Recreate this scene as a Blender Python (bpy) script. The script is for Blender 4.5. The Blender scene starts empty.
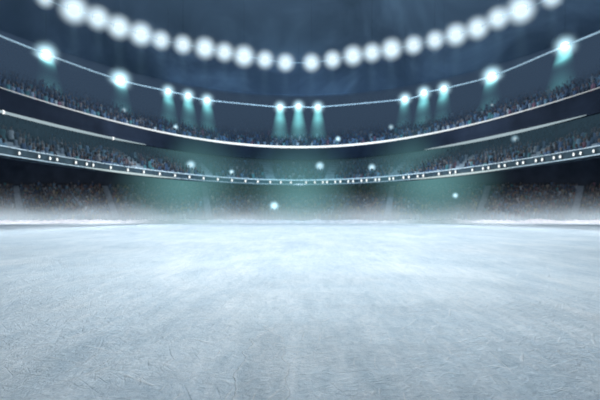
import bpy, bmesh, math, random
import numpy as np
from mathutils import Vector, Matrix

random.seed(7)
rng = np.random.default_rng(11)
scene = bpy.context.scene
C = scene.collection
PI = math.pi

# ------------------------------------------------------------------ survey
F, CX, HZ, CAMZ = 500.0, 300.0, 212.0, 1.2      # focal length in px, centre column, horizon row, eye height
YC = 18.0                                       # centre of the oval bowl
def at(px, py, Y):
    return Vector(((px - CX) / F * Y, Y, CAMZ + (HZ - py) / F * Y))
def at_height(px, py, z):
    return at(px, py, (z - CAMZ) * F / (HZ - py))
def oval(a, b, t, z):
    return Vector((a * math.sin(t), YC + b * math.cos(t), z))

RAIL = (17.0, 39.5)      # half axes of the lower balcony edge
EDGE = (19.8, 42.0)      # half axes of the upper balcony edge
RAIL_TOP, RAIL_BOT = 4.83, 4.40
EDGE_TOP, EDGE_BOT = 8.93, 7.45
MID_RISE, UP_RISE = 0.52, 0.60
LOW_Y0, LOW_Y1, LOW_RISE = 60.3, 72.5, 0.36

# ------------------------------------------------------------------ materials
def new_mat(name):
    m = bpy.data.materials.new(name); m.use_nodes = True
    nt = m.node_tree; nt.nodes.clear()
    out = nt.nodes.new('ShaderNodeOutputMaterial')
    return m, nt, out
def N(nt, kind, **kw):
    n = nt.nodes.new(kind)
    for k, v in kw.items():
        if k in n.inputs.keys(): n.inputs[k].default_value = v
        else: setattr(n, k, v)
    return n
def L(nt, a, b): nt.links.new(a, b)
def ramp(nt, fac, stops):
    r = nt.nodes.new('ShaderNodeValToRGB')
    e = r.color_ramp.elements
    while len(e) < len(stops): e.new(0.5)
    for s, (p, c) in zip(e, stops):
        s.position = p; s.color = (*c, 1) if len(c) == 3 else c
    L(nt, fac, r.inputs['Fac']); return r
def mathn(nt, op, a, b=None, clamp=False):
    n = nt.nodes.new('ShaderNodeMath'); n.operation = op; n.use_clamp = clamp
    for i, v in enumerate((a, b)):
        if v is None: continue
        if hasattr(v, 'is_output'): L(nt, v, n.inputs[i])
        else: n.inputs[i].default_value = v
    return n.outputs[0]

def plain(name, col, rough=0.7, metal=0.0, noise=0.25, scale=3.0, emit=None, es=0.0):
    m, nt, out = new_mat(name)
    b = N(nt, 'ShaderNodeBsdfPrincipled', Roughness=rough, Metallic=metal)
    if rough > 0.75: b.inputs['Specular IOR Level'].default_value = 0.05
    tc = N(nt, 'ShaderNodeTexCoord'); no = N(nt, 'ShaderNodeTexNoise', Scale=scale, Detail=5.0)
    L(nt, tc.outputs['Object'], no.inputs['Vector'])
    lo = tuple(c * (1 - noise) for c in col); hi = tuple(min(1, c * (1 + noise)) for c in col)
    r = ramp(nt, no.outputs['Fac'], [(0.3, lo), (0.7, hi)])
    L(nt, r.outputs[0], b.inputs['Base Color'])
    if emit:
        b.inputs['Emission Color'].default_value = (*emit, 1); b.inputs['Emission Strength'].default_value = es
    L(nt, b.outputs[0], out.inputs['Surface'])
    return m
def glow(name, col, s):
    m, nt, out = new_mat(name)
    e = N(nt, 'ShaderNodeEmission', Color=(*col, 1), Strength=s)
    L(nt, e.outputs[0], out.inputs['Surface'])
    m.cycles.emission_sampling = 'NONE'
    return m
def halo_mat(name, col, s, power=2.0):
    """glow painted round a lamp as emission, fading with distance from the lamp"""
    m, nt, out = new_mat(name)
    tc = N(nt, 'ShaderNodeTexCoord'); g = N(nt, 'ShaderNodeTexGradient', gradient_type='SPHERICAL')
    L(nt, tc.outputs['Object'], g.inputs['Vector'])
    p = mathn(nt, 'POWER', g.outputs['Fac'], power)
    e = N(nt, 'ShaderNodeEmission', Color=(*col, 1)); L(nt, mathn(nt, 'MULTIPLY', p, s), e.inputs['Strength'])  # the volume emits the glow itself, no lamplight is scattered
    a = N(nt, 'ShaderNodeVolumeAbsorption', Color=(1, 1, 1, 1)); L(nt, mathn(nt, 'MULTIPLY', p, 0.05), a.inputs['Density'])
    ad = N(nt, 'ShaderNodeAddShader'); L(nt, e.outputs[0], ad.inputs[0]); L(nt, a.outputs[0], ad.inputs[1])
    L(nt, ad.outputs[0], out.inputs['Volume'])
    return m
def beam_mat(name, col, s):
    """lamp beam painted as a glowing cone: the beam runs down local -Z from 0 to -1, radius grows with depth"""
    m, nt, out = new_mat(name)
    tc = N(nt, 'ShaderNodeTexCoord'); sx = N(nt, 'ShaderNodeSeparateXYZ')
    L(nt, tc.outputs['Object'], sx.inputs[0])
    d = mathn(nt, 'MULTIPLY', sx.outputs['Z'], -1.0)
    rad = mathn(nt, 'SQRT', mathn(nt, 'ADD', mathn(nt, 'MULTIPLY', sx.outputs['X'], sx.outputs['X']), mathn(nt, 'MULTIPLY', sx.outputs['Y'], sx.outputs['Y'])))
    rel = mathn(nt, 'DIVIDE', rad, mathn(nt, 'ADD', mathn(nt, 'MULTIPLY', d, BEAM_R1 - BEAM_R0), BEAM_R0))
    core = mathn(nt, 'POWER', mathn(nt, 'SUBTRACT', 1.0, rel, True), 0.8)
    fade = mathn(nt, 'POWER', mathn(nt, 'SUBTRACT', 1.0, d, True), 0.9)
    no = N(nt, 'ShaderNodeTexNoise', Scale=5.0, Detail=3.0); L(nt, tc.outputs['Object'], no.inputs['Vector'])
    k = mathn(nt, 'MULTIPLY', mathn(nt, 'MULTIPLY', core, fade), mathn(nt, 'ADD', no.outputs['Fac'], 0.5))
    e = N(nt, 'ShaderNodeEmission', Color=(*col, 1)); L(nt, mathn(nt, 'MULTIPLY', k, s), e.inputs['Strength'])  # beam light is painted in as the cone's own emission
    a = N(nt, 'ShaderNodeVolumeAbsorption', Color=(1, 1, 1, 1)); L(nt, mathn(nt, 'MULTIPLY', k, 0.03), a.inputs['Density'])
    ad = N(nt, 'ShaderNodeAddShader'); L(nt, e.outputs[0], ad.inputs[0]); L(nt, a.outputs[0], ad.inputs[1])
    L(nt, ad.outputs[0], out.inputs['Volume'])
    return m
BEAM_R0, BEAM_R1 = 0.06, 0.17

M = {}
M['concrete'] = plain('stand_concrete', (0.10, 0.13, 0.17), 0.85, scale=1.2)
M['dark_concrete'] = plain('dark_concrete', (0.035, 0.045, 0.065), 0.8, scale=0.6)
M['stair'] = plain('stair_concrete', (0.20, 0.24, 0.28), 0.8, scale=4)
M['fascia'] = plain('fascia_panel', (0.016, 0.022, 0.036), 0.9, scale=0.5)
M['balcony'] = plain('balcony_panel', (0.05, 0.075, 0.09), 0.8, scale=2)
M['metal'] = plain('lamp_housing_metal', (0.10, 0.12, 0.14), 0.4, 0.8, scale=8)
M['wire'] = plain('steel_wire', (0.05, 0.06, 0.08), 0.5, 0.6)
M['tube'] = plain('pale_tube_glow', (0.6, 0.7, 0.75), 0.4, 0.0, emit=(0.55, 0.78, 0.9), es=0.26)  # emission stands in for lamplight falling on the tube
M['top_tube'] = plain('upper_tube_glow', (0.3, 0.4, 0.45), 0.5, 0.0, emit=(0.4, 0.6, 0.7), es=0.10)  # faint glow painted in, the tube is no lamp
M['rail'] = plain('rail_steel_glow', (0.6, 0.68, 0.72), 0.4, 0.0, emit=(0.6, 0.76, 0.8), es=0.20)  # brightness of the rail painted in as emission
M['rail_dim'] = plain('lower_rail_steel_glow', (0.5, 0.58, 0.62), 0.4, 0.0, emit=(0.45, 0.66, 0.7), es=0.10)  # weaker painted glow on the bottom rail
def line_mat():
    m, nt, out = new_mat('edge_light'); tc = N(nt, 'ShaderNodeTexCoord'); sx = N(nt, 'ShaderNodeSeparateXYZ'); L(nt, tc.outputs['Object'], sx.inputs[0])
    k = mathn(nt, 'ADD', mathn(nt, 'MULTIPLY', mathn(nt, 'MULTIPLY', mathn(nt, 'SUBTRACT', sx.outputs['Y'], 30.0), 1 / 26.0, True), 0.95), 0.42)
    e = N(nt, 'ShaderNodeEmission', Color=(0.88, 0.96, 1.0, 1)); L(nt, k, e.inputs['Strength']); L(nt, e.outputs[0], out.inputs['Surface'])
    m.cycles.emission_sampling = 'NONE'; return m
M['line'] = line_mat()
M['strip'] = glow('soft_glint_glow', (0.52, 0.67, 0.73), 0.72)  # specular glint on the fascia edge, painted as emission
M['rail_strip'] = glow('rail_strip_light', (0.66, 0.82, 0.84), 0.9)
M['lens_big'] = glow('floodlight_lens', (0.84, 0.93, 0.97), 0.60)
M['lens_mid'] = glow('spotlight_lens', (0.93, 0.99, 1.0), 1.15)
M['lens_small'] = glow('rail_lamp_lens', (0.95, 1.0, 1.0), 1.3)
M['flash'] = glow('flash_lens', (0.85, 0.97, 1.0), 1.0)
M['halo_big'] = halo_mat('floodlight_glow', (0.66, 0.82, 0.90), 1.75, 1.6)
M['halo_mid'] = halo_mat('spotlight_glow', (0.55, 0.85, 0.98), 3.6, 3.2)
M['halo_flash'] = halo_mat('flash_glow', (0.5, 0.8, 0.95), 7.0, 2.0)
M['beam'] = beam_mat('teal_beam_glow', (0.15, 0.50, 0.52), 1.9)
M['beam_soft'] = beam_mat('soft_beam_glow', (0.16, 0.30, 0.38), 0.16)

def crowd_mat():
    m, nt, out = new_mat('spectators')
    b = N(nt, 'ShaderNodeBsdfPrincipled', Roughness=0.85)
    a = N(nt, 'ShaderNodeAttribute', attribute_name='Col')
    L(nt, a.outputs['Color'], b.inputs['Base Color']); L(nt, b.outputs[0], out.inputs['Surface'])
    return m
M['crowd'] = crowd_mat()

def ceiling_mat():
    m, nt, out = new_mat('dark_roof')
    b = N(nt, 'ShaderNodeBsdfPrincipled', Roughness=0.95)
    tc = N(nt, 'ShaderNodeTexCoord'); mp = N(nt, 'ShaderNodeMapping'); mp.inputs['Scale'].default_value = (1, 0.6, 1)
    L(nt, tc.outputs['Object'], mp.inputs[0])
    no = N(nt, 'ShaderNodeTexNoise', Scale=0.085, Detail=4.0, Roughness=0.55, Distortion=0.6); L(nt, mp.outputs[0], no.inputs['Vector'])
    r = ramp(nt, no.outputs['Fac'], [(0.34, (0.10, 0.145, 0.20)), (0.52, (0.16, 0.22, 0.30)), (0.70, (0.30, 0.41, 0.54))])  # lighter blotches paint smoky haze into the roof colour
    L(nt, r.outputs[0], b.inputs['Base Color']); L(nt, b.outputs[0], out.inputs['Surface'])
    return m
M['ceiling'] = ceiling_mat()

def ice_mat():
    m, nt, out = new_mat('scratched_ice')
    b = N(nt, 'ShaderNodeBsdfPrincipled', Roughness=0.55)
    b.inputs['Specular IOR Level'].default_value = 0.25
    tc = N(nt, 'ShaderNodeTexCoord')
    def vec(scale, rot=0.0, loc=(0, 0, 0)):
        mp = N(nt, 'ShaderNodeMapping'); mp.inputs['Scale'].default_value = scale
        mp.inputs['Rotation'].default_value = (0, 0, rot); mp.inputs['Location'].default_value = loc
        L(nt, tc.outputs['Object'], mp.inputs[0]); return mp.outputs[0]
    def noise(v, s, d=5.0, r=0.6, dist=0.0):
        n = N(nt, 'ShaderNodeTexNoise', Scale=s, Detail=d, Roughness=r, Distortion=dist); L(nt, v, n.inputs['Vector']); return n.outputs['Fac']
    def mix(kind, fac, a, c):
        n = N(nt, 'ShaderNodeMixRGB', blend_type=kind)
        for i, v in ((0, fac), (1, a), (2, c)):
            if hasattr(v, 'is_output'): L(nt, v, n.inputs[i])
            else: n.inputs[i].default_value = v if i == 0 else (*v, 1)
        return n.outputs[0]
    # broad cloudy tone, wind-swept frost, fine grain
    cloud = ramp(nt, noise(vec((1, 0.5, 1)), 0.6, 6, 0.6, 0.8), [(0.30, (0.60, 0.71, 0.79)), (0.50, (0.76, 0.84, 0.89)), (0.70, (0.95, 0.975, 0.985))]).outputs[0]
    frost = ramp(nt, noise(vec((1.8, 0.6, 1), 0.5), 2.6, 9, 0.74, 1.6), [(0.42, (0, 0, 0)), (0.70, (1, 1, 1))]).outputs[0]
    frost2 = ramp(nt, noise(vec((0.6, 1.6, 1), -0.7), 4.2, 8, 0.74, 1.8), [(0.45, (0, 0, 0)), (0.70, (1, 1, 1))]).outputs[0]
    col = mix('MIX', mathn(nt, 'MULTIPLY', frost, 0.62), cloud, (0.98, 0.99, 1.0))
    col = mix('MIX', mathn(nt, 'MULTIPLY', frost2, 0.28), col, (1.0, 1.0, 1.0))
    streak = ramp(nt, noise(vec((1, 0.16, 1), 0.12), 5.5, 8, 0.72, 1.0), [(0.36, (0.72, 0.78, 0.81)), (0.58, (1, 1, 1))]).outputs[0]
    col = mix('MULTIPLY', 0.55, col, streak)
    streak2 = ramp(nt, noise(vec((1, 0.10, 1), -0.10), 1.6, 8, 0.72, 1.2), [(0.36, (0.76, 0.82, 0.85)), (0.60, (1, 1, 1))]).outputs[0]
    col = mix('MULTIPLY', 0.5, col, streak2)
    grain = ramp(nt, noise(vec((1, 0.8, 1)), 22.0, 9, 0.78, 0.8), [(0.30, (0.66, 0.73, 0.78)), (0.56, (1, 1, 1))]).outputs[0]
    col = mix('MULTIPLY', 0.8, col, grain)
    # short thin skate scratches in several directions, broken up by noise masks
    tot = None; dark = None
    for i, (rot, sc, dist, th) in enumerate([(0.45, 1.1, 2.2, 0.992), (1.35, 1.3, 2.6, 0.992), (2.15, 0.9, 2.4, 0.993), (2.8, 1.6, 2.0, 0.992), (0.95, 2.1, 3.0, 0.99), (1.8, 2.4, 2.6, 0.99), (0.1, 1.9, 2.4, 0.99), (2.45, 2.6, 2.2, 0.99)]):
        w = N(nt, 'ShaderNodeTexWave', wave_type='BANDS', bands_direction='X', Scale=sc, Distortion=dist, Detail=2.0)
        w.inputs['Detail Scale'].default_value = 0.7
        L(nt, vec((1, 1, 1), rot, (i * 3.7, i * 1.3, 0)), w.inputs['Vector'])
        line = ramp(nt, w.outputs['Fac'], [(th - 0.02, (0, 0, 0)), (min(1.0, th + 0.008), (1, 1, 1))]).outputs[0]
        mask = ramp(nt, noise(vec((1, 1, 1), 0, (i * 11.0, 5.0, 0)), 1.9, 4, 0.65), [(0.53, (0, 0, 0)), (0.66, (1, 1, 1))]).outputs[0]
        k = mathn(nt, 'MULTIPLY', line, mask)
        if i % 2 == 0: tot = k if tot is None else mathn(nt, 'MAXIMUM', tot, k)
        else: dark = k if dark is None else mathn(nt, 'MAXIMUM', dark, k)
    col = mix('MIX', mathn(nt, 'MULTIPLY', dark, 0.28), col, (0.50, 0.60, 0.68))
    col = mix('MIX', mathn(nt, 'MULTIPLY', tot, 0.5), col, (1.0, 1.0, 1.0))
    # a long scraped patch of chopped snow near the middle of the foreground
    def ellipse(cx, cy, rx, ry, rot):
        mp = N(nt, 'ShaderNodeMapping', vector_type='TEXTURE'); mp.inputs['Location'].default_value = (cx, cy, 0); mp.inputs['Scale'].default_value = (rx, ry, 1); mp.inputs['Rotation'].default_value = (0, 0, rot)
        L(nt, tc.outputs['Object'], mp.inputs[0])
        wob = N(nt, 'ShaderNodeTexNoise', Scale=3.0, Detail=4.0); L(nt, tc.outputs['Object'], wob.inputs['Vector'])
        ln = N(nt, 'ShaderNodeVectorMath', operation='LENGTH'); L(nt, mp.outputs[0], ln.inputs[0])
        return mathn(nt, 'ADD', ln.outputs['Value'], mathn(nt, 'MULTIPLY', mathn(nt, 'SUBTRACT', wob.outputs['Fac'], 0.5), 1.5))
    el = ellipse(-0.29, 3.75, 0.20, 1.35, 0.04)
    inside = ramp(nt, el, [(0.75, (1, 1, 1)), (1.0, (0, 0, 0))]).outputs[0]
    rim = ramp(nt, el, [(0.86, (0, 0, 0)), (0.96, (1, 1, 1)), (1.06, (0, 0, 0))]).outputs[0]
    col = mix('MIX', mathn(nt, 'MULTIPLY', rim, 0.4), col, (1, 1, 1))
    L(nt, col, b.inputs['Base Color'])
    # relief: chopped snow in patches over a gentle roll
    patch = ramp(nt, noise(vec((1, 1, 1), 0, (4.2, 1.1, 0)), 0.75, 3), [(0.45, (0, 0, 0)), (0.68, (1, 1, 1))]).outputs[0]
    amt = mathn(nt, 'ADD', mathn(nt, 'MULTIPLY', patch, 0.8), mathn(nt, 'ADD', mathn(nt, 'MULTIPLY', inside, 0.7), 0.4))
    h = mathn(nt, 'MULTIPLY', noise(vec((1, 1, 1)), 20.0, 7, 0.7, 1.0), amt)
    h = mathn(nt, 'ADD', h, mathn(nt, 'MULTIPLY', noise(vec((1, 0.8, 1)), 6.0, 8, 0.7, 1.5), 1.5))
    h = mathn(nt, 'ADD', h, mathn(nt, 'MULTIPLY', tot, 0.25))
    h = mathn(nt, 'SUBTRACT', h, mathn(nt, 'MULTIPLY', dark, 0.25))
    h = mathn(nt, 'ADD', h, mathn(nt, 'MULTIPLY', rim, 0.45))
    bp = N(nt, 'ShaderNodeBump', Strength=0.8, Distance=0.035); L(nt, h, bp.inputs['Height']); L(nt, bp.outputs[0], b.inputs['Normal'])
    L(nt, b.outputs[0], out.inputs['Surface'])
    return m
M['ice'] = ice_mat()
M['stair_mid'] = plain('pale_stair_concrete', (0.26, 0.31, 0.35), 0.8, scale=4)
M['snow'] = plain('frosty_snow', (0.86, 0.86, 0.88), 0.9, noise=0.12, scale=2.0)

def mist_mat():
    m, nt, out = new_mat('cold_mist')
    tc = N(nt, 'ShaderNodeTexCoord'); sx = N(nt, 'ShaderNodeSeparateXYZ'); L(nt, tc.outputs['Object'], sx.inputs[0])
    fall = mathn(nt, 'POWER', 2.718, mathn(nt, 'MULTIPLY', sx.outputs['Z'], -1.0 / 0.65))
    mp = N(nt, 'ShaderNodeMapping'); mp.inputs['Scale'].default_value = (0.16, 0.16, 0.5); L(nt, tc.outputs['Object'], mp.inputs[0])
    no = N(nt, 'ShaderNodeTexNoise', Scale=1.0, Detail=3.0, Distortion=0.8); L(nt, mp.outputs[0], no.inputs['Vector'])
    nn = mathn(nt, 'MULTIPLY', mathn(nt, 'SUBTRACT', no.outputs['Fac'], 0.22, True), 2.2)
    k = mathn(nt, 'MULTIPLY', mathn(nt, 'MULTIPLY', fall, nn), MIST)
    e = N(nt, 'ShaderNodeEmission', Color=(0.53, 0.64, 0.73, 1)); L(nt, k, e.inputs['Strength'])  # brightness of the mist is put in as emission
    a = N(nt, 'ShaderNodeVolumeAbsorption', Color=(0, 0, 0, 1)); L(nt, k, a.inputs['Density'])
    ad = N(nt, 'ShaderNodeAddShader'); L(nt, e.outputs[0], ad.inputs[0]); L(nt, a.outputs[0], ad.inputs[1])
    L(nt, ad.outputs[0], out.inputs['Volume']); m.cycles.volume_step_rate = 0.06
    return m
MIST = 1.0
M['mist'] = mist_mat()

# ------------------------------------------------------------------ mesh helpers
def link(name, mesh, parent=None):
    o = bpy.data.objects.new(name, mesh); C.objects.link(o)
    if parent: o.parent = parent
    return o
def mesh_obj(name, verts, faces, m, parent=None, smooth=True):
    me = bpy.data.meshes.new(name); me.from_pydata([tuple(v) for v in verts], [], faces); me.update()
    mats = m if isinstance(m, (list, tuple)) else [m]
    for x in mats: me.materials.append(x)
    if any(n.type == 'OUTPUT_MATERIAL' and n.inputs['Volume'].is_linked for x in mats for n in x.node_tree.nodes):
        bm = bmesh.new(); bm.from_mesh(me); bmesh.ops.remove_doubles(bm, verts=bm.verts, dist=1e-5); bmesh.ops.recalc_face_normals(bm, faces=bm.faces); bm.to_mesh(me); bm.free()
    if smooth: me.polygons.foreach_set('use_smooth', [True] * len(me.polygons))
    return link(name, me, parent)
def tag(o, label=None, cat=None, group=None, kind=None):
    if label: o['label'] = label
    if cat: o['category'] = cat
    if group: o['group'] = group
    if kind: o['kind'] = kind
    return o
def empty(name, loc, rotz=0.0, s=1.0):
    o = bpy.data.objects.new(name, None); C.objects.link(o)
    o.location = loc; o.rotation_euler = (0, 0, rotz); o.scale = (s, s, s); o.empty_display_size = 0.2
    return o
def copy_tree(o, parent=None):
    c = o.copy(); C.objects.link(c)
    if parent: c.parent = parent
    for ch in list(o.children): copy_tree(ch, c)
    return c
def lathe(profile, seg=20, sx=1.0, sy=1.0):
    """profile of (radius, z) turned round Z"""
    v, f = [], []
    for r, z in profile:
        for k in range(seg):
            a = 2 * PI * k / seg; v.append((r * math.cos(a) * sx, r * math.sin(a) * sy, z))
    for i in range(len(profile) - 1):
        for k in range(seg):
            f.append((i * seg + k, i * seg + (k + 1) % seg, (i + 1) * seg + (k + 1) % seg, (i + 1) * seg + k))
    f.append(tuple(reversed(range(seg)))); n = (len(profile) - 1) * seg; f.append(tuple(range(n, n + seg)))
    return v, f
def turn(v, mat): return [mat @ Vector(p) for p in v]
BACK = Matrix.Rotation(-PI / 2, 4, 'X')          # +Z of a lathe becomes +Y (away from the rink)
def ball(r, seg=20, rings=10, sx=1.0, sy=1.0, sz=1.0):
    prof = [(max(1e-4, r * math.sin(PI * i / rings)), -r * math.cos(PI * i / rings)) for i in range(rings + 1)]
    v, f = lathe(prof, seg); return [(x * sx, y * sy, z * sz) for x, y, z in v], f
def tube(path, rad, seg=8):
    v, f = [], []; n = len(path)
    for i, p in enumerate(path):
        t = (path[min(i + 1, n - 1)] - path[max(i - 1, 0)]).normalized()
        s = t.cross(Vector((0, 0, 1))).normalized() if abs(t.z) < 0.99 else Vector((1, 0, 0))
        u = s.cross(t).normalized(); r = rad(i / (n - 1)) if callable(rad) else rad
        for k in range(seg):
            a = 2 * PI * k / seg; v.append(p + s * (r * math.cos(a)) + u * (r * math.sin(a)))
    for i in range(n - 1):
        for k in range(seg):
            f.append((i * seg + k, i * seg + (k + 1) % seg, (i + 1) * seg + (k + 1) % seg, (i + 1) * seg + k))
    f.append(tuple(range(seg))); f.append(tuple(reversed(range((n - 1) * seg, n * seg))))
    return v, f
def box(cx, cy, cz, x, y, z):
    v = [(cx + i * x / 2, cy + j * y / 2, cz + k * z / 2) for i in (-1, 1) for j in (-1, 1) for k in (-1, 1)]
    f = [(0, 1, 3, 2), (4, 6, 7, 5), (0, 4, 5, 1), (2, 3, 7, 6), (0, 2, 6, 4), (1, 5, 7, 3)]
    return v, f
def merge(*parts):
    v, f = [], []
    for pv, pf in parts:
        o = len(v); v += list(pv); f += [tuple(i + o for i in q) for q in pf]
    return v, f
def sweep(profile_fn, ts, close=False):
    """a profile (list of (offset, z)) carried round the oval; profile_fn(offset) gives half axes"""
    prof, axes = profile_fn
    v, f = [], []; m = len(prof)
    for t in ts:
        for d, z in prof: v.append(oval(axes[0] + d, axes[1] + d, t, z))
    for i in range(len(ts) - 1):
        for j in range(m - 1):
            f.append((i * m + j, i * m + j + 1, (i + 1) * m + j + 1, (i + 1) * m + j))
    return v, f
def structure(o): o['kind'] = 'structure'; return o
TS = [math.radians(-112 + 224 * i / 160) for i in range(161)]

# ------------------------------------------------------------------ ice and snow
v = [(-70, -14, 0), (70, -14, 0), (70, 60.6, 0), (-70, 60.6, 0)]
structure(mesh_obj('floor', v, [(0, 1, 2, 3)], M['ice'], smooth=False))

def snow_ridge():
    nx, prof = 420, [(-0.9, 0.0), (-0.45, 0.10), (-0.1, 0.22), (0.2, 0.30), (0.5, 0.22), (0.75, 0.0)]
    v, f = [], []; m = len(prof)
    hh = np.convolve(rng.random(nx + 8), np.ones(5) / 5, 'same')[4:-4]
    for i in range(nx):
        x = -66 + 132 * i / (nx - 1)
        for j, (d, z) in enumerate(prof):
            v.append((x, 52.6 + d * (0.8 + 0.5 * hh[i]), 0.004 + z * (0.4 + 1.3 * hh[i] + 0.35 * rng.random())))
    for i in range(nx - 1):
        for j in range(m - 1): f.append((i * m + j, (i + 1) * m + j, (i + 1) * m + j + 1, i * m + j + 1))
    o = mesh_obj('snow_bank', v, f, M['snow'])
    tag(o, 'low ragged line of white frost along the far edge of the ice', 'snow', kind='stuff')
snow_ridge()

# ------------------------------------------------------------------ stands
RUN = 0.62
def steps(d0, d1, z0, rise):
    p = [(d0, z0)]; d, z = d0, z0
    while d + RUN <= d1 + 1e-6:
        z += rise * RUN; p.append((d, z)); d += RUN; p.append((d, z))
    return p
mid_prof = steps(0.35, 7.6, RAIL_BOT - 0.15, MID_RISE)
mid_full = [(mid_prof[-1][0], mid_prof[-1][1] - 0.5), (0.0, RAIL_BOT)][::-1]
# balcony front panel + terrace + underside
structure(mesh_obj('middle_terrace', *sweep(([(0.35, RAIL_BOT - 0.15)] + mid_prof + [(mid_prof[-1][0] + 0.3, mid_prof[-1][1]), (mid_prof[-1][0] + 0.3, mid_prof[-1][1] + 3.2)], RAIL), TS), M['concrete'], smooth=False))
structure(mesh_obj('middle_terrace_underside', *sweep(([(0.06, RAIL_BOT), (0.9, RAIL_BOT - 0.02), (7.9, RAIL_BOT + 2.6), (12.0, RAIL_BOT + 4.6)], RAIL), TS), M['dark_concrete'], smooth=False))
structure(mesh_obj('balcony_front', *sweep(([(0.06, RAIL_BOT), (0.0, RAIL_BOT + 0.05), (0.0, RAIL_TOP - 0.06), (0.06, RAIL_TOP), (0.30, RAIL_TOP), (0.35, RAIL_TOP - 0.05), (0.35, RAIL_BOT - 0.15)], RAIL), TS), M['balcony'], smooth=False))
up_prof = steps(0.35, 13.6, EDGE_TOP - 0.3, UP_RISE)
structure(mesh_obj('upper_terrace', *sweep((up_prof, EDGE), TS), M['concrete'], smooth=False))
structure(mesh_obj('upper_fascia', *sweep(([(4.5, EDGE_BOT + 2.2), (0.25, EDGE_BOT - 0.02), (0.0, EDGE_BOT), (-0.03, EDGE_BOT + 0.7), (0.0, EDGE_TOP), (0.3, EDGE_TOP), (0.35, EDGE_TOP - 0.3)], EDGE), TS), M['fascia'], smooth=False))
ud, uz = up_prof[-1]
structure(mesh_obj('wall_back', *sweep(([(ud, uz), (ud + 0.4, uz + 0.3), (ud + 0.8, uz + 2.2)], EDGE), TS), M['ceiling']))

# roof
def dome():
    A0, B0, z0 = EDGE[0] + ud + 0.8, EDGE[1] + ud + 0.8, uz + 2.2
    v, f = [], []; R, S = 26, 96
    for i in range(R):
        q = 1 - i / R
        for k in range(S):
            t = 2 * PI * k / S
            v.append((A0 * q * math.sin(t), YC + B0 * q * math.cos(t), z0 + 8.5 * (1 - q ** 2.6) ** 0.7))
    v.append((0, YC, z0 + 8.5))
    for i in range(R - 1):
        for k in range(S): f.append((i * S + k, i * S + (k + 1) % S, (i + 1) * S + (k + 1) % S, (i + 1) * S + k))
    for k in range(S): f.append(((R - 1) * S + k, (R - 1) * S + (k + 1) % S, R * S))
    structure(mesh_obj('ceiling', v, f, M['ceiling']))
dome()
def roof_z(x, y):
    A0, B0, z0 = EDGE[0] + ud + 0.8, EDGE[1] + ud + 0.8, uz + 2.2
    q = min(1.0, math.hypot(x / A0, (y - YC) / B0)); return z0 + 8.5 * (1 - q ** 2.6) ** 0.7

# lower straight stand
def low_terrace():
    v, f = [], []; y, z = LOW_Y0, 0.0
    prof = [(y, z)]; z = 0.35; prof.append((y, z))
    while y < LOW_Y1:
        y += RUN; prof.append((y, z)); z += LOW_RISE * RUN; prof.append((y, z))
    prof.append((y + 1.0, z)); prof.append((y + 1.0, 12.0))
    for x in (-68, 68):
        for a, c in prof: v.append((x, a, c))
    m = len(prof)
    for j in range(m - 1): f.append((j, m + j, m + j + 1, j + 1))
    structure(mesh_obj('lower_terrace', v[:0] + v, f[:-1], M['concrete'], smooth=False))
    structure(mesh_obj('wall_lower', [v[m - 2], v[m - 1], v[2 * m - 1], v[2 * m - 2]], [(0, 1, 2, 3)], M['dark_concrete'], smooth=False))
low_terrace()

# ------------------------------------------------------------------ stair aisles
def oval_t(px, axes):
    """the angle on an oval seen at column px"""
    s = (px - CX) / F; best = min((abs(axes[0] * math.sin(t) - s * (YC + axes[1] * math.cos(t))), t) for t in [math.radians(a / 20) for a in range(-1800, 1801)])
    return best[1]
MID_AISLES = [oval_t(p, RAIL) for p in (30, 73, 147, 213, 272, 328, 390, 452, 523, 580)]
def aisle(p0, p1, z0, z1, w, n):
    """a flight of steps in the crowd"""
    v, f = [], []; d = (p1 - p0); side = Vector((d.y, -d.x)).normalized() * (w / 2)
    for i in range(n):
        a = p0 + d * (i / n); b = p0 + d * ((i + 1) / n); za = z0 + (z1 - z0) * i / n; zb = z0 + (z1 - z0) * (i + 1) / n
        for q, z in ((a, za), (a, zb), (b, zb)):
            v.append((q.x - side.x, q.y - side.y, z)); v.append((q.x + side.x, q.y + side.y, z))
    for i in range(3 * n - 1): f.append((2 * i, 2 * i + 1, 2 * i + 3, 2 * i + 2))
    return v, f
for t in MID_AISLES:
    a = oval(RAIL[0] + 0.36, RAIL[1] + 0.36, t, 0); b = oval(RAIL[0] + 7.6, RAIL[1] + 7.6, t, 0)
    structure(mesh_obj('stair_aisle', *aisle(a.xy, b.xy, RAIL_BOT + 0.15, mid_prof[-1][1] + 0.15, 1.1, 14), M['stair_mid'], smooth=False))
LOW_AISLES = [(-33.6, -41.5), (-22.2, -28.5), (-11.0, -14), (10.5, 13.5), (21.5, 27.5), (33.0, 41.0)]
for x0, x1 in LOW_AISLES:
    structure(mesh_obj('stair_aisle', *aisle(Vector((x0, LOW_Y0)), Vector((x1, LOW_Y1 + 0.4)), 0.5, 0.35 + (LOW_Y1 - LOW_Y0) * LOW_RISE + 0.25, 0.8, 20), M['stair'], smooth=False))

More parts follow.
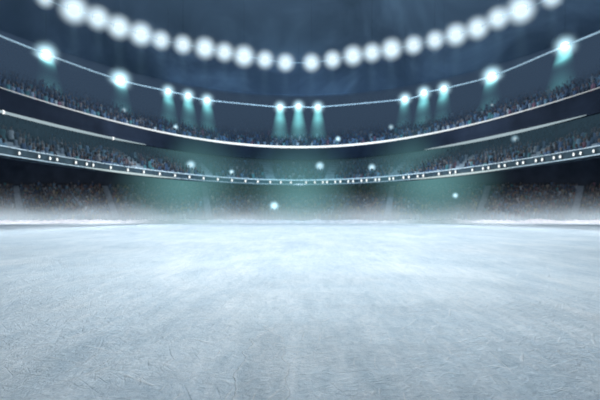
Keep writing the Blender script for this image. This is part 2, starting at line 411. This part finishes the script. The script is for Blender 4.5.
# ------------------------------------------------------------------ crowd
SEG = 6
PERSON = [(0.20, 0.24, -0.12, 0.0), (0.19, 0.17, -0.05, 0.16), (0.19, 0.12, 0.0, 0.34), (0.235, 0.12, 0.0, 0.56), (0.19, 0.10, 0.0, 0.66), (0.06, 0.06, 0.0, 0.70), (0.085, 0.095, -0.01, 0.77), (0.095, 0.105, -0.01, 0.86), (0.06, 0.07, 0.0, 0.95)]
def person_mesh():
    v, f, head = [], [], []
    for i, (rx, ry, dy, z) in enumerate(PERSON):
        for k in range(SEG):
            a = 2 * PI * k / SEG; v.append((rx * math.cos(a), ry * math.sin(a) + dy, z)); head.append(i >= 5)
    for i in range(len(PERSON) - 1):
        for k in range(SEG): f.append((i * SEG + k, i * SEG + (k + 1) % SEG, (i + 1) * SEG + (k + 1) % SEG, (i + 1) * SEG + k))
    n = len(v); v.append((0, 0, 0.985)); head.append(True)
    for k in range(SEG): f.append(((len(PERSON) - 1) * SEG + k, (len(PERSON) - 1) * SEG + (k + 1) % SEG, n, n))
    return np.array(v), f, np.array(head)
PV, PF, PH = person_mesh()
CLOTHES = [(0.07, 0.13, 0.25)] * 5 + [(0.05, 0.09, 0.16)] * 4 + [(0.14, 0.24, 0.38)] * 4 + [(0.20, 0.36, 0.48)] * 2 + [(0.28, 0.36, 0.46)] * 2 + [(0.04, 0.05, 0.08)] * 4 + [(0.26, 0.12, 0.17)] * 1 + [(0.42, 0.40, 0.42)] + [(0.10, 0.30, 0.34)] * 2 + [(0.55, 0.62, 0.68)]
WARM = CLOTHES + [(0.40, 0.34, 0.26)] * 4 + [(0.45, 0.38, 0.16)] * 1 + [(0.34, 0.18, 0.16)] * 3
HEADS = [(0.34, 0.26, 0.24)] * 3 + [(0.05, 0.04, 0.05)] * 3 + [(0.18, 0.13, 0.12)] * 2 + [(0.5, 0.42, 0.4)]
def crowd(name, spots, label, pal, shade=1.0):
    n = len(spots); nv = len(PV); V = np.empty((n, nv, 3)); COL = np.ones((n, nv, 4))
    for i, (x, y, z, rz) in enumerate(spots):
        rz += rng.normal(0, 0.18); s = 0.76 + 0.18 * rng.random(); c, sn = math.cos(rz), math.sin(rz)
        p = PV * s; p = p + np.outer(PV[:, 2], [rng.normal(0, 0.05), rng.normal(0, 0.05), 0])
        V[i, :, 0] = x + p[:, 0] * c - p[:, 1] * sn; V[i, :, 1] = y + p[:, 0] * sn + p[:, 1] * c; V[i, :, 2] = z + p[:, 2] + (0.3 if rng.random() < 0.07 else 0)
        k = pal[rng.integers(len(pal))]; h = HEADS[rng.integers(len(HEADS))]; w = 0.62 + 0.4 * rng.random()
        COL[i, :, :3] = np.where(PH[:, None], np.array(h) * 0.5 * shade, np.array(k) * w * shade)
    F0 = np.array([q for q in PF]); quads = F0
    me = bpy.data.meshes.new(name)
    fq = [tuple(dict.fromkeys(q)) for q in PF]
    faces = [tuple(a + i * nv for a in q) for i in range(n) for q in fq]
    me.from_pydata(V.reshape(-1, 3).tolist(), [], faces); me.update()
    at_ = me.color_attributes.new('Col', 'FLOAT_COLOR', 'POINT'); at_.data.foreach_set('color', COL.reshape(-1).astype(np.float32))
    me.materials.append(M['crowd']); me.polygons.foreach_set('use_smooth', [True] * len(me.polygons))
    o = link(name, me); tag(o, label, 'crowd', kind='stuff'); return o
def oval_rows(axes, prof, tmax, aisles, skip=0.06, lift=0.0):
    out = []
    treads = [(prof[i][0], prof[i + 1][0], prof[i][1]) for i in range(1, len(prof) - 1, 2)]
    for d0, d1, z in treads:
        d = (d0 + d1) / 2 + 0.08; a, b = axes[0] + d, axes[1] + d; t = -tmax
        while t < tmax:
            sp = 0.41 / math.hypot(a * math.cos(t), b * math.sin(t)); t += sp
            if rng.random() < skip: continue
            p = oval(a, b, t, 0); w = 0.78 / math.hypot(a * math.cos(t), b * math.sin(t))
            if any(abs(t - q) < w for q in aisles): continue
            nx, ny = math.sin(t) / a, math.cos(t) / b
            out.append((p.x + rng.normal(0, .03), p.y + rng.normal(0, .03), z + lift, math.atan2(-nx, ny)))
    return out
crowd('crowd', oval_rows(EDGE, up_prof, math.radians(88), []), 'blurred blue crowd seated in the upper tier above the bright white edge line', CLOTHES)
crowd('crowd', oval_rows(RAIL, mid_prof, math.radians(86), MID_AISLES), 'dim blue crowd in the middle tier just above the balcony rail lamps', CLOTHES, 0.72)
def low_rows():
    out = []; y, z = LOW_Y0, 0.35
    while y < LOW_Y1:
        x = -46.0
        while x < 46:
            x += 0.41
            if rng.random() < 0.06: continue
            u = (y - LOW_Y0) / (LOW_Y1 - LOW_Y0)
            if any(abs(x - (a + (b - a) * u)) < 0.62 for a, b in LOW_AISLES): continue
            out.append((x + rng.normal(0, .03), y + 0.36, z, 0.0))
        y += RUN; z += LOW_RISE * RUN
    return out
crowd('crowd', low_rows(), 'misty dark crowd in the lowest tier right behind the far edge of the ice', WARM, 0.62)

# ------------------------------------------------------------------ light lines on the balconies
def arc(axes, z, d, t0, t1, n=120):
    return [oval(axes[0] + d, axes[1] + d, t0 + (t1 - t0) * i / n, z) for i in range(n + 1)]
TM = math.radians(105)
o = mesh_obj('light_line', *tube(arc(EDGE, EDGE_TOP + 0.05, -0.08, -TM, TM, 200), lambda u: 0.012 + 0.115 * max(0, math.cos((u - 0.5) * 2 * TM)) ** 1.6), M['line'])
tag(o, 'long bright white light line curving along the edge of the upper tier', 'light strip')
t1, t2 = oval_t(-40, EDGE), oval_t(145, EDGE)
o = mesh_obj('glow_strip', *tube(arc(EDGE, EDGE_BOT + 0.02, -0.12, t1, t2), lambda u: 0.016 + 0.095 * math.sin(PI * min(1, 0.12 + u * 0.86)) ** 0.8), M['strip'])  # glowing tube painted in for the glint on the fascia's lower edge
tag(o, 'soft grey-white glint under the upper tier on the left, painted as a glowing strip', 'light strip', 'soft strips under the upper tier')
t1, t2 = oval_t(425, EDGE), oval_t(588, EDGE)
o = mesh_obj('glow_strip', *tube(arc(EDGE, EDGE_BOT + 0.02, -0.12, t1, t2), lambda u: 0.016 + 0.11 * math.sin(PI * min(1, u)) ** 0.8), M['strip'])  # same painted glint on the right side
tag(o, 'soft grey-white glint under the upper tier on the right, painted as a glowing strip', 'light strip', 'soft strips under the upper tier')
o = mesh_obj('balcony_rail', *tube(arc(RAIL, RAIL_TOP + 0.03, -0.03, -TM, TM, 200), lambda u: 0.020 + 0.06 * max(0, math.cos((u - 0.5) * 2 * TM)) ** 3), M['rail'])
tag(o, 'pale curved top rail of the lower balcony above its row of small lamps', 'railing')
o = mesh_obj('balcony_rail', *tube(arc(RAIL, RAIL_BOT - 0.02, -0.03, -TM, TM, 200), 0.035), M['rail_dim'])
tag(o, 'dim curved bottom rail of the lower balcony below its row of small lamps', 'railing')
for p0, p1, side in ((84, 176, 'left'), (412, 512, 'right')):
    o = mesh_obj('glow_strip', *tube(arc(RAIL, RAIL_BOT - 0.05, -0.12, oval_t(p0, RAIL), oval_t(p1, RAIL), 50), lambda u: 0.01 + 0.075 * math.sin(PI * u) ** 0.8), M['rail_strip'])
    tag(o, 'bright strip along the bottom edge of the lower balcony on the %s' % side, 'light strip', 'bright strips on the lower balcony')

# ------------------------------------------------------------------ lamps
ORD = 'first second third fourth fifth sixth seventh eighth ninth tenth eleventh twelfth thirteenth fourteenth fifteenth sixteenth seventeenth eighteenth nineteenth twentieth'.split()
TENS = {20: 'twenty', 30: 'thirty', 40: 'forty', 50: 'fifty'}
def ordinal(n):
    if n <= 20: return ORD[n - 1]
    t, u = n // 10 * 10, n % 10
    return (TENS[t][:-1] + 'ieth') if u == 0 else TENS[t] + '-' + ORD[u - 1]
def face(p): return math.atan2(-p.x, p.y - 8.0) * -1 if False else math.atan2(-(p.x), (p.y - 8.0))

def make_lamp(name, lens_r, lens_m, halo_r, halo_m, beam_len, beam_m, tilt):
    root = empty(name, (0, 0, 0))
    r = lens_r
    v, f = lathe([(r * 0.90, 0.0), (r * 0.96, 0.03), (r * 0.96, 0.10), (r * 0.88, r * 0.45), (r * 0.6, r * 0.8), (r * 0.28, r * 0.95)], 24)
    mesh_obj('housing', turn(v, BACK), f, M['metal'], root)
    v, f = ball(r, 24, 12, 1, 1, 0.62); mesh_obj('lens', turn(v, BACK), f, lens_m, root)
    arms = merge(*[tube([Vector((s * r * 1.13, 0.12, -0.05)), Vector((s * r * 1.16, 0.12, r * 0.8)), Vector((s * r * 0.5, 0.12, r * 1.22)), Vector((0, 0.12, r * 1.25))], 0.03, 6) for s in (-1, 1)])
    mesh_obj('bracket', *arms, M['metal'], root)
    v, f = ball(1.0, 20, 10); h = mesh_obj('painted_glow', v, f, halo_m, root); h.scale = (halo_r,) * 3
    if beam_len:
        v, f = lathe([(BEAM_R0, 0.0), (BEAM_R1, -1.0)][::-1], 20); b = mesh_obj('light_beam', v, f, beam_m, root)  # self-glowing cone in place of a lit beam
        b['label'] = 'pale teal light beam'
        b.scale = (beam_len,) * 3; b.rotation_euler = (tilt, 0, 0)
    return root

# upper ring of large floodlights (measured columns, rows, blur diameters)
TOP = [(45, -1.5, 17), (74, 9.5, 26), (98, 18, 22), (119, 27, 22), (141, 34, 22), (161, 40, 18), (183, 44.5, 18), (205, 48, 20), (224.5, 52, 18), (244, 56, 20), (265, 59.5, 17), (285.5, 62.5, 17), (311.5, 62.5, 17), (332.5, 59.5, 17), (353, 55.5, 19), (372, 52.5, 18), (391.5, 49, 20), (413.5, 45, 18), (435, 40, 18), (456, 34.5, 21), (477.5, 28, 21), (498, 18, 21), (521, 9.5, 26), (552, -3, 20)]
TOPZ = 16.6
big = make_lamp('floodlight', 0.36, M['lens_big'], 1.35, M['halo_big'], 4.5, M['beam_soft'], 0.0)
pts = []
for i, (px, py, d) in enumerate(TOP):
    p = at_height(px, py, TOPZ); pts.append(p)
    o = big if i == 0 else copy_tree(big)
    o.location = p; o.rotation_euler = (0, 0, face(p)); s = d / 20.0 * p.y / 46.0; o.scale = (s, s, s)
    tag(o, 'large hazy white floodlight on the upper ring, %s from the left' % ordinal(i + 1), 'floodlight', 'floodlights on the upper ring')
def spline(pts, per=8):
    P = [pts[0] * 2 - pts[1]] + pts + [pts[-1] * 2 - pts[-2]]; out = []
    for i in range(1, len(P) - 2):
        for k in range(per):
            t = k / per; a, b, c, d = P[i - 1], P[i], P[i + 1], P[i + 2]
            out.append(0.5 * ((2 * b) + (c - a) * t + (2 * a - 5 * b + 4 * c - d) * t * t + (3 * b - a - 3 * c + d) * t ** 3))
    out.append(P[-2]); return out
def smooth(pts, n):
    for _ in range(n): pts = [pts[0]] + [(pts[i - 1] + pts[i] * 2 + pts[i + 1]) / 4 for i in range(1, len(pts) - 1)] + [pts[-1]]
    return pts
def ring(name, pts, r, m, label, hang, lift, ext):
    e0 = pts[0] + Vector((-2.5, -9.0, 0)) * ext; e1 = pts[-1] + Vector((2.5, -9.0, 0)) * ext
    path = spline([e0] + pts + [e1]); path = [p + Vector((0, 0, lift)) for p in path]
    o = mesh_obj(name, *tube(path, r, 8), m)
    for p in hang:
        q = p + Vector((0, 0, lift)); mesh_obj('hanging_wire', *tube([q, Vector((q.x, q.y, roof_z(q.x, q.y) + 0.05))], 0.006, 5), M['wire'], o)
    tag(o, label, 'lighting ring'); return o
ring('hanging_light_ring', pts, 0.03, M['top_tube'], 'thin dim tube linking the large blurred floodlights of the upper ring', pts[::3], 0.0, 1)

# middle ring of spotlights on a bright tube
MID = [(46, 54, 20), (120, 80, 19), (168, 91, 11.5), (188, 95.5, 11.5), (207, 100, 11.5), (280, 107, 10.5), (298.5, 106, 10.5), (318, 107, 10.5), (405, 99, 11.5), (424, 92.5, 12), (444, 88.5, 12), (492, 76, 18), (565, 46, 19)]
MIDZ = 14.5
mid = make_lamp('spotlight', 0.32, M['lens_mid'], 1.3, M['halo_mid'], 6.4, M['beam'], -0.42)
pts = []
for i, (px, py, d) in enumerate(MID):
    p = at_height(px, py, MIDZ); pts.append(p)
    o = mid if i == 0 else copy_tree(mid)
    o.location = p; o.rotation_euler = (0, 0, face(p)); s = (d if d < 15 else d * 0.95) / 10.5 * p.y / 64.0; o.scale = (s, s, s)
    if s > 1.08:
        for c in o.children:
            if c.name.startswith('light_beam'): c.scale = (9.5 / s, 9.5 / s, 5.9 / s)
    tag(o, '%s white spotlight with teal beam on the middle tube, %s from the left' % ('small round' if d < 15 else 'big starry', ordinal(i + 1)), 'spotlight', 'spotlights on the middle tube')
ends = [Vector((-25.2, 33.5, MIDZ))]
path_pts = pts
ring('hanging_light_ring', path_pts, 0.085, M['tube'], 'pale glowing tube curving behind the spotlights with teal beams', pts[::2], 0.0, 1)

# little lamps on the balcony front
LAMPS = [17.4, 37.6, 48.4, 55.6, 74.4, 85.4, 92, 109.4, 126.8, 142.8, 158.8, 174, 188.6, 202.8, 217.2, 231.4, 245, 257.4, 270, 280.6, 290.8, 306.2, 315, 323, 327.2, 335.6, 340.6, 348.6, 353.6, 362, 367.2, 376, 379.8, 390.2, 394, 404.2, 409.6, 418.6, 424.2, 439.8, 451, 456.6, 473.6, 484.2, 489.8, 500.4, 506.2, 518.8, 524.6, 537.6, 543.8, 555.4, 561.8, 575.6, 582.4, 595.6]
v, f = lathe([(0.13, -0.06), (0.15, -0.02), (0.15, 0.04), (0.12, 0.10)], 14); 
hv = turn(v, BACK); rail_lamp = mesh_obj('rail_lamp', [(p.x, p.y, p.z * 1.3) for p in hv], f, M['metal'])
v, f = ball(0.135, 14, 8, 1, 1, 0.8); hv = turn(v, BACK); lens = mesh_obj('lens', [(p.x, p.y - 0.05, p.z * 1.35) for p in hv], f, M['lens_small'], rail_lamp)
for i, px in enumerate(LAMPS):
    o = rail_lamp if i == 0 else copy_tree(rail_lamp)
    t = oval_t(px, RAIL); p = oval(RAIL[0] - 0.10, RAIL[1] - 0.10, t, (RAIL_TOP + RAIL_BOT) / 2 - 0.02)
    o.location = p; o.rotation_euler = (0, 0, math.atan2(-math.sin(t) / RAIL[0], math.cos(t) / RAIL[1])); s = 0.54 + 0.30 * min(1, (p.y - 28) / 24); o.scale = (s, s, s)
    tag(o, 'tiny white lamp on the lower balcony rail, %s from the left' % ordinal(i + 1), 'lamp', 'tiny lamps along the lower balcony rail')

# two small lamps on the left soft strip
for px, py, w in ((112, 139, 'bright dot lamp on the left soft strip under the upper tier'), (1.5, 111, 'dim dot lamp at the far left end of the soft strip')):
    t = oval_t(px, EDGE); p = oval(EDGE[0] - 0.12, EDGE[1] - 0.12, t, EDGE_BOT + 0.02)
    o = copy_tree(rail_lamp); o.name = 'strip_lamp'; o.location = p; o.rotation_euler = (0, 0, math.atan2(-math.sin(t), math.cos(t))); o.scale = (0.75,) * 3
    tag(o, w, 'lamp', 'dot lamps on the left soft strip')

# ------------------------------------------------------------------ camera flashes in the crowd
def tier_hit(px, py, axes, d0, z0, rise, d1):
    last = None
    for i in range(2000):
        Y = 25 + i * 0.025; p = at(px, py, Y)
        lo, hi = -10.0, 20.0
        for _ in range(30):
            d = (lo + hi) / 2
            if (p.x / (axes[0] + d)) ** 2 + ((p.y - YC) / (axes[1] + d)) ** 2 > 1: lo = d
            else: hi = d
        if d0 <= d <= d1 and p.z < z0 + (d - d0) * rise + 0.95: return p
    return at(px, py, 60)
def low_hit(px, py):
    for i in range(1000):
        Y = 59.5 + i * 0.015; p = at(px, py, Y)
        if p.z < 0.35 + (Y - LOW_Y0) * LOW_RISE + 0.95: return p
    return at(px, py, 66)
root = empty('camera_flash', (0, 0, 0))
mesh_obj('camera_body', *merge(box(0, 0.09, -0.04, 0.20, 0.09, 0.13), box(0, 0.09, 0.045, 0.09, 0.07, 0.05)), M['metal'], root, smooth=False)
v, f = lathe([(0.05, 0.0), (0.05, 0.07), (0.04, 0.08)], 12); mesh_obj('camera_lens', [(p.x, p.y - 0.03, p.z - 0.05) for p in turn(v, BACK)], f, M['wire'], root)
v, f = ball(0.16, 16, 8, 1, 1, 0.7); mesh_obj('flash', turn(v, BACK), f, M['flash'], root)
v, f = ball(1.0, 16, 8); h = mesh_obj('painted_glow', v, f, M['halo_flash'], root); h.scale = (0.62,) * 3
FL = [('up', 124, 110, 0.75, 'pale camera flash in the upper crowd under the big left spotlight'),
      ('up', 175.5, 127, 0.75, 'small camera flash in the upper crowd below the left trio of spotlights'),
      ('up', 338, 139, 0.8, 'small camera flash in the upper crowd right of the central spotlight trio'),
      ('up', 391, 127, 0.8, 'soft camera flash in the upper crowd beside the first beam of the right trio'),
      ('up', 492, 105, 0.55, 'faint camera flash in the upper crowd under the big right spotlight'),
      ('mid', 190.8, 165, 1.3, 'large bright camera flash in the middle tier left of centre'),
      ('mid', 231.5, 172, 0.75, 'small camera flash in the middle tier close above the rail, left of centre'),
      ('mid', 319.8, 166.5, 1.25, 'large bright camera flash in the middle tier just right of centre'),
      ('mid', 372, 167.5, 1.05, 'bright camera flash in the middle tier between the centre and the right aisle'),
      ('mid', 515, 139, 1.05, 'bright camera flash in the middle tier at far right under the soft strip'),
      ('low', 274.3, 206, 1.25, 'large round camera flash in the misty lowest tier near the centre'),
      ('low', 455.3, 195.5, 0.8, 'small camera flash in the lowest tier on the right')]
for i, (tier, px, py, s, lab) in enumerate(FL):
    o = root if i == 0 else copy_tree(root)
    p = tier_hit(px, py, EDGE, 0.35, EDGE_TOP - 0.3, UP_RISE, 14) if tier == 'up' else tier_hit(px, py, RAIL, 0.35, RAIL_BOT - 0.15, MID_RISE, 8) if tier == 'mid' else low_hit(px, py)
    s *= p.y / 60.0
    o.location = p; o.rotation_euler = (0, 0, math.atan2(-p.x, p.y)); o.scale = (s, s, s)
    tag(o, lab, 'camera', 'camera flashes in the crowd')

# ------------------------------------------------------------------ mist over the far ice
v, f = box(0, 57.3, 2.8, 130, 7.6, 5.6); v = [(x, y, z + 0.002) for x, y, z in v]
o = mesh_obj('mist', v, f, M['mist'], smooth=False); tag(o, 'cold white mist hanging low over the far edge of the ice', 'mist', kind='stuff')

# ------------------------------------------------------------------ haze hanging over the crowd
def haze_mat(name, col, build, step=0.1):
    m, nt, out = new_mat(name)
    tc = N(nt, 'ShaderNodeTexCoord'); sx = N(nt, 'ShaderNodeSeparateXYZ'); L(nt, tc.outputs['Object'], sx.inputs[0])
    no = N(nt, 'ShaderNodeTexNoise', Scale=0.22, Detail=3.0, Distortion=0.5); L(nt, tc.outputs['Object'], no.inputs['Vector'])
    k = build(nt, tc, sx, no.outputs['Fac'])
    e = N(nt, 'ShaderNodeEmission', Color=(*col, 1)); L(nt, k, e.inputs['Strength'])  # haze tone is put in as its own emission
    a = N(nt, 'ShaderNodeVolumeAbsorption', Color=(0, 0, 0, 1)); L(nt, k, a.inputs['Density'])
    ad = N(nt, 'ShaderNodeAddShader'); L(nt, e.outputs[0], ad.inputs[0]); L(nt, a.outputs[0], ad.inputs[1])
    L(nt, ad.outputs[0], out.inputs['Volume']); m.cycles.volume_step_rate = step; return m
def closed_sweep(poly, axes, ts):
    v, f = sweep((poly + [poly[0]], axes), ts); m = len(poly) + 1
    f.append(tuple(range(m - 1))); n = (len(ts) - 1) * m; f.append(tuple(n + j for j in reversed(range(m - 1))))
    return v, f
HT = [math.radians(-88 + 176 * i / 90) for i in range(91)]
def k_up(nt, tc, sx, no):
    z = mathn(nt, 'MULTIPLY', mathn(nt, 'SUBTRACT', sx.outputs['Z'], 10.2), 1 / 4.0, True)
    return mathn(nt, 'MULTIPLY', mathn(nt, 'ADD', mathn(nt, 'MULTIPLY', z, 0.75), 0.20), mathn(nt, 'ADD', no, 0.45))  # thicker upward, painting the dim-out of the upper rows
o = mesh_obj('haze', *closed_sweep([(-0.3, 9.15), (-0.3, 11.0), (5.4, 14.1), (13.4, 18.4), (13.4, 16.6), (0.4, 9.15)], EDGE, HT), haze_mat('upper_haze', (0.036, 0.062, 0.104), k_up), smooth=False)
tag(o, 'dark blue haze veiling the crowd of the upper tier', 'haze', kind='stuff')
def k_mid(nt, tc, sx, no): return mathn(nt, 'MULTIPLY', mathn(nt, 'ADD', no, 0.2), 0.36)
o = mesh_obj('haze', *closed_sweep([(0.4, 4.95), (0.4, 6.3), (2.6, 7.35), (6.6, 9.2), (6.6, 8.0)], RAIL, HT), haze_mat('middle_haze', (0.030, 0.058, 0.082), k_mid), smooth=False)
tag(o, 'thin blue haze under the upper tier in front of the middle crowd', 'haze', kind='stuff')
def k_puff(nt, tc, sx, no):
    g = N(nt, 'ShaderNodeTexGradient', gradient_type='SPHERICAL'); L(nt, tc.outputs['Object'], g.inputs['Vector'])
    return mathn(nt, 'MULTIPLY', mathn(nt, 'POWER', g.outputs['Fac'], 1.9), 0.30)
M['teal'] = haze_mat('teal_glow', (0.19, 0.46, 0.48), k_puff, 1.0)  # emissive puffs paint the teal light in front of the stands
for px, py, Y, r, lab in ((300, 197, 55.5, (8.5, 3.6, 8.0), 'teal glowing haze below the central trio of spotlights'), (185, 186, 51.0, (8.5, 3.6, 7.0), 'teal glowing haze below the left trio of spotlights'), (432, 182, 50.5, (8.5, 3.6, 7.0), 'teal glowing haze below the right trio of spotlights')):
    v, f = ball(1.0, 24, 12); o = mesh_obj('teal_glow', v, f, M['teal']); o.location = at(px, py, Y); o.scale = r
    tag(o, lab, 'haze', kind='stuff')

# ------------------------------------------------------------------ light
def spot(name, loc, aim, power, col, angle, blend=1.0, size=0.3):
    l = bpy.data.lights.new(name, 'SPOT'); l.energy = power; l.color = col; l.spot_size = math.radians(angle); l.spot_blend = blend; l.shadow_soft_size = size
    o = bpy.data.objects.new(name, l); C.objects.link(o); o.location = loc
    o.rotation_euler = (Vector(aim) - Vector(loc)).to_track_quat('-Z', 'Y').to_euler(); return o
def point(name, loc, power, col, size=0.5):
    l = bpy.data.lights.new(name, 'POINT'); l.energy = power; l.color = col; l.shadow_soft_size = size
    o = bpy.data.objects.new(name, l); C.objects.link(o); o.location = loc; return o
ICEC = (0.86, 0.95, 1.0)
for x, y in ((-8, 22), (8, 22), (-8, 40), (8, 40)): spot('rink_fill', (x, y, 14), (x * 1.2, y - 1, 0), 6500, ICEC, 165, 0.8, 3.0)  # unseen overhead spots added to light the ice
spot('rink_fill_middle', (0, 10, 10), (0, 10.5, 0), 3000, ICEC, 110, 1.0)  # added pool of light brightening the middle ice
spot('rink_fill_near', (0.1, 3.6, 7.5), (0.1, 3.4, 0), 330, ICEC, 80, 1.0)  # added unseen spot for the nearest ice
# unseen points added to give the roof and stands a bluish fill
for x, y in ((-14, 38), (14, 38), (0, 46)):
    point('bowl_fill', (x, y, 19.2), 700, (0.46, 0.70, 1.0))
# teal light from the spotlights on the stands
for i, p in enumerate(pts):
    q = Vector((p.x * 0.93, YC + (p.y - YC) * 0.95, MIDZ - 5.0))
    spot('spotlight_throw', p + Vector((0, -0.6, -0.3)), q, 500, (0.35, 0.9, 0.95), 62, 1.0)
for a in (27, 38, 48, 57, 66, 76, 88):  # unseen spots added to fill the balcony's shadow on the ice
    for sg in (-1, 1):
        for d, z, pw in ((2.2, 4.2, 420), (8.5, 6.0, 700)):
            p = oval(RAIL[0] + d, RAIL[1] + d, sg * math.radians(a), z)
            spot('under_balcony_fill', p, (p.x, p.y - 0.3, 0), pw if p.y < 48 else pw * 0.6, (0.84, 0.93, 1.0), 160, 1.0, 0.6)
for x, y, pw in ((-36, 48, 1500), (-28.5, 48.5, 1300), (-21, 49, 900), (21, 49, 900), (28.5, 48.5, 1300), (36, 48, 1500)):  # added spots brightening the snow line at the sides
    spot('under_balcony_fill', (x, y, 4.4), (x, y + 4.5, 0), pw, (0.90, 0.93, 1.0), 160, 1.0, 0.6)
for x in (-40, -26, -12, 0, 12, 26, 40):  # unseen fill added for the lowest crowd
    spot('under_balcony_fill', (x, 57.0, 4.0), (x, 64, 1.0), 600, (0.80, 0.88, 1.0), 130, 1.0, 0.6)
for a in (-72, -40, -13, 13, 40, 72):  # unseen fan of spots added to brighten the crowd
    r = math.radians(a); spot('crowd_fill', (0, 20, 6.5), (25 * math.sin(r), 20 + 45 * math.cos(r), 9.0), {13: 30000, 40: 10500, 72: 2800}[abs(a)], (0.42, 0.68, 1.0), 42, 1.0)
spot('centre_fill', (0, 38, 9), (0, 62, 1.5), 5000, (0.25, 0.85, 0.78), 34, 1.0)  # added teal spot tinting the central stand
spot('left_fill', (-10, 36, 9), (-24, 62, 2.0), 2600, (0.66, 0.74, 0.82), 50, 1.0)  # added unseen spot brightening the lower stand on this side
spot('right_fill', (10, 36, 9), (24, 62, 2.0), 2600, (0.66, 0.74, 0.82), 50, 1.0)  # matching added spot for the right side

w = bpy.data.worlds.new('night'); scene.world = w; w.use_nodes = True
w.node_tree.nodes['Background'].inputs[0].default_value = (0.10, 0.17, 0.28, 1); w.node_tree.nodes['Background'].inputs[1].default_value = 0.5

# ------------------------------------------------------------------ camera
cd = bpy.data.cameras.new('camera'); cam = bpy.data.objects.new('camera', cd); C.objects.link(cam)
cd.sensor_width = 36.0; cd.lens = 36.0 * F / 600.0; cd.shift_y = (HZ - 200.0) / 600.0; cd.clip_end = 500
cd.dof.use_dof = True; cd.dof.focus_distance = 4.0; cd.dof.aperture_fstop = 2.0
cam.location = (0, 0, CAMZ); cam.rotation_euler = (PI / 2, 0, 0)
scene.camera = cam
scene.view_settings.view_transform = 'Standard'; scene.view_settings.look = 'None'
scene.cycles.max_bounces = 5; scene.cycles.diffuse_bounces = 2
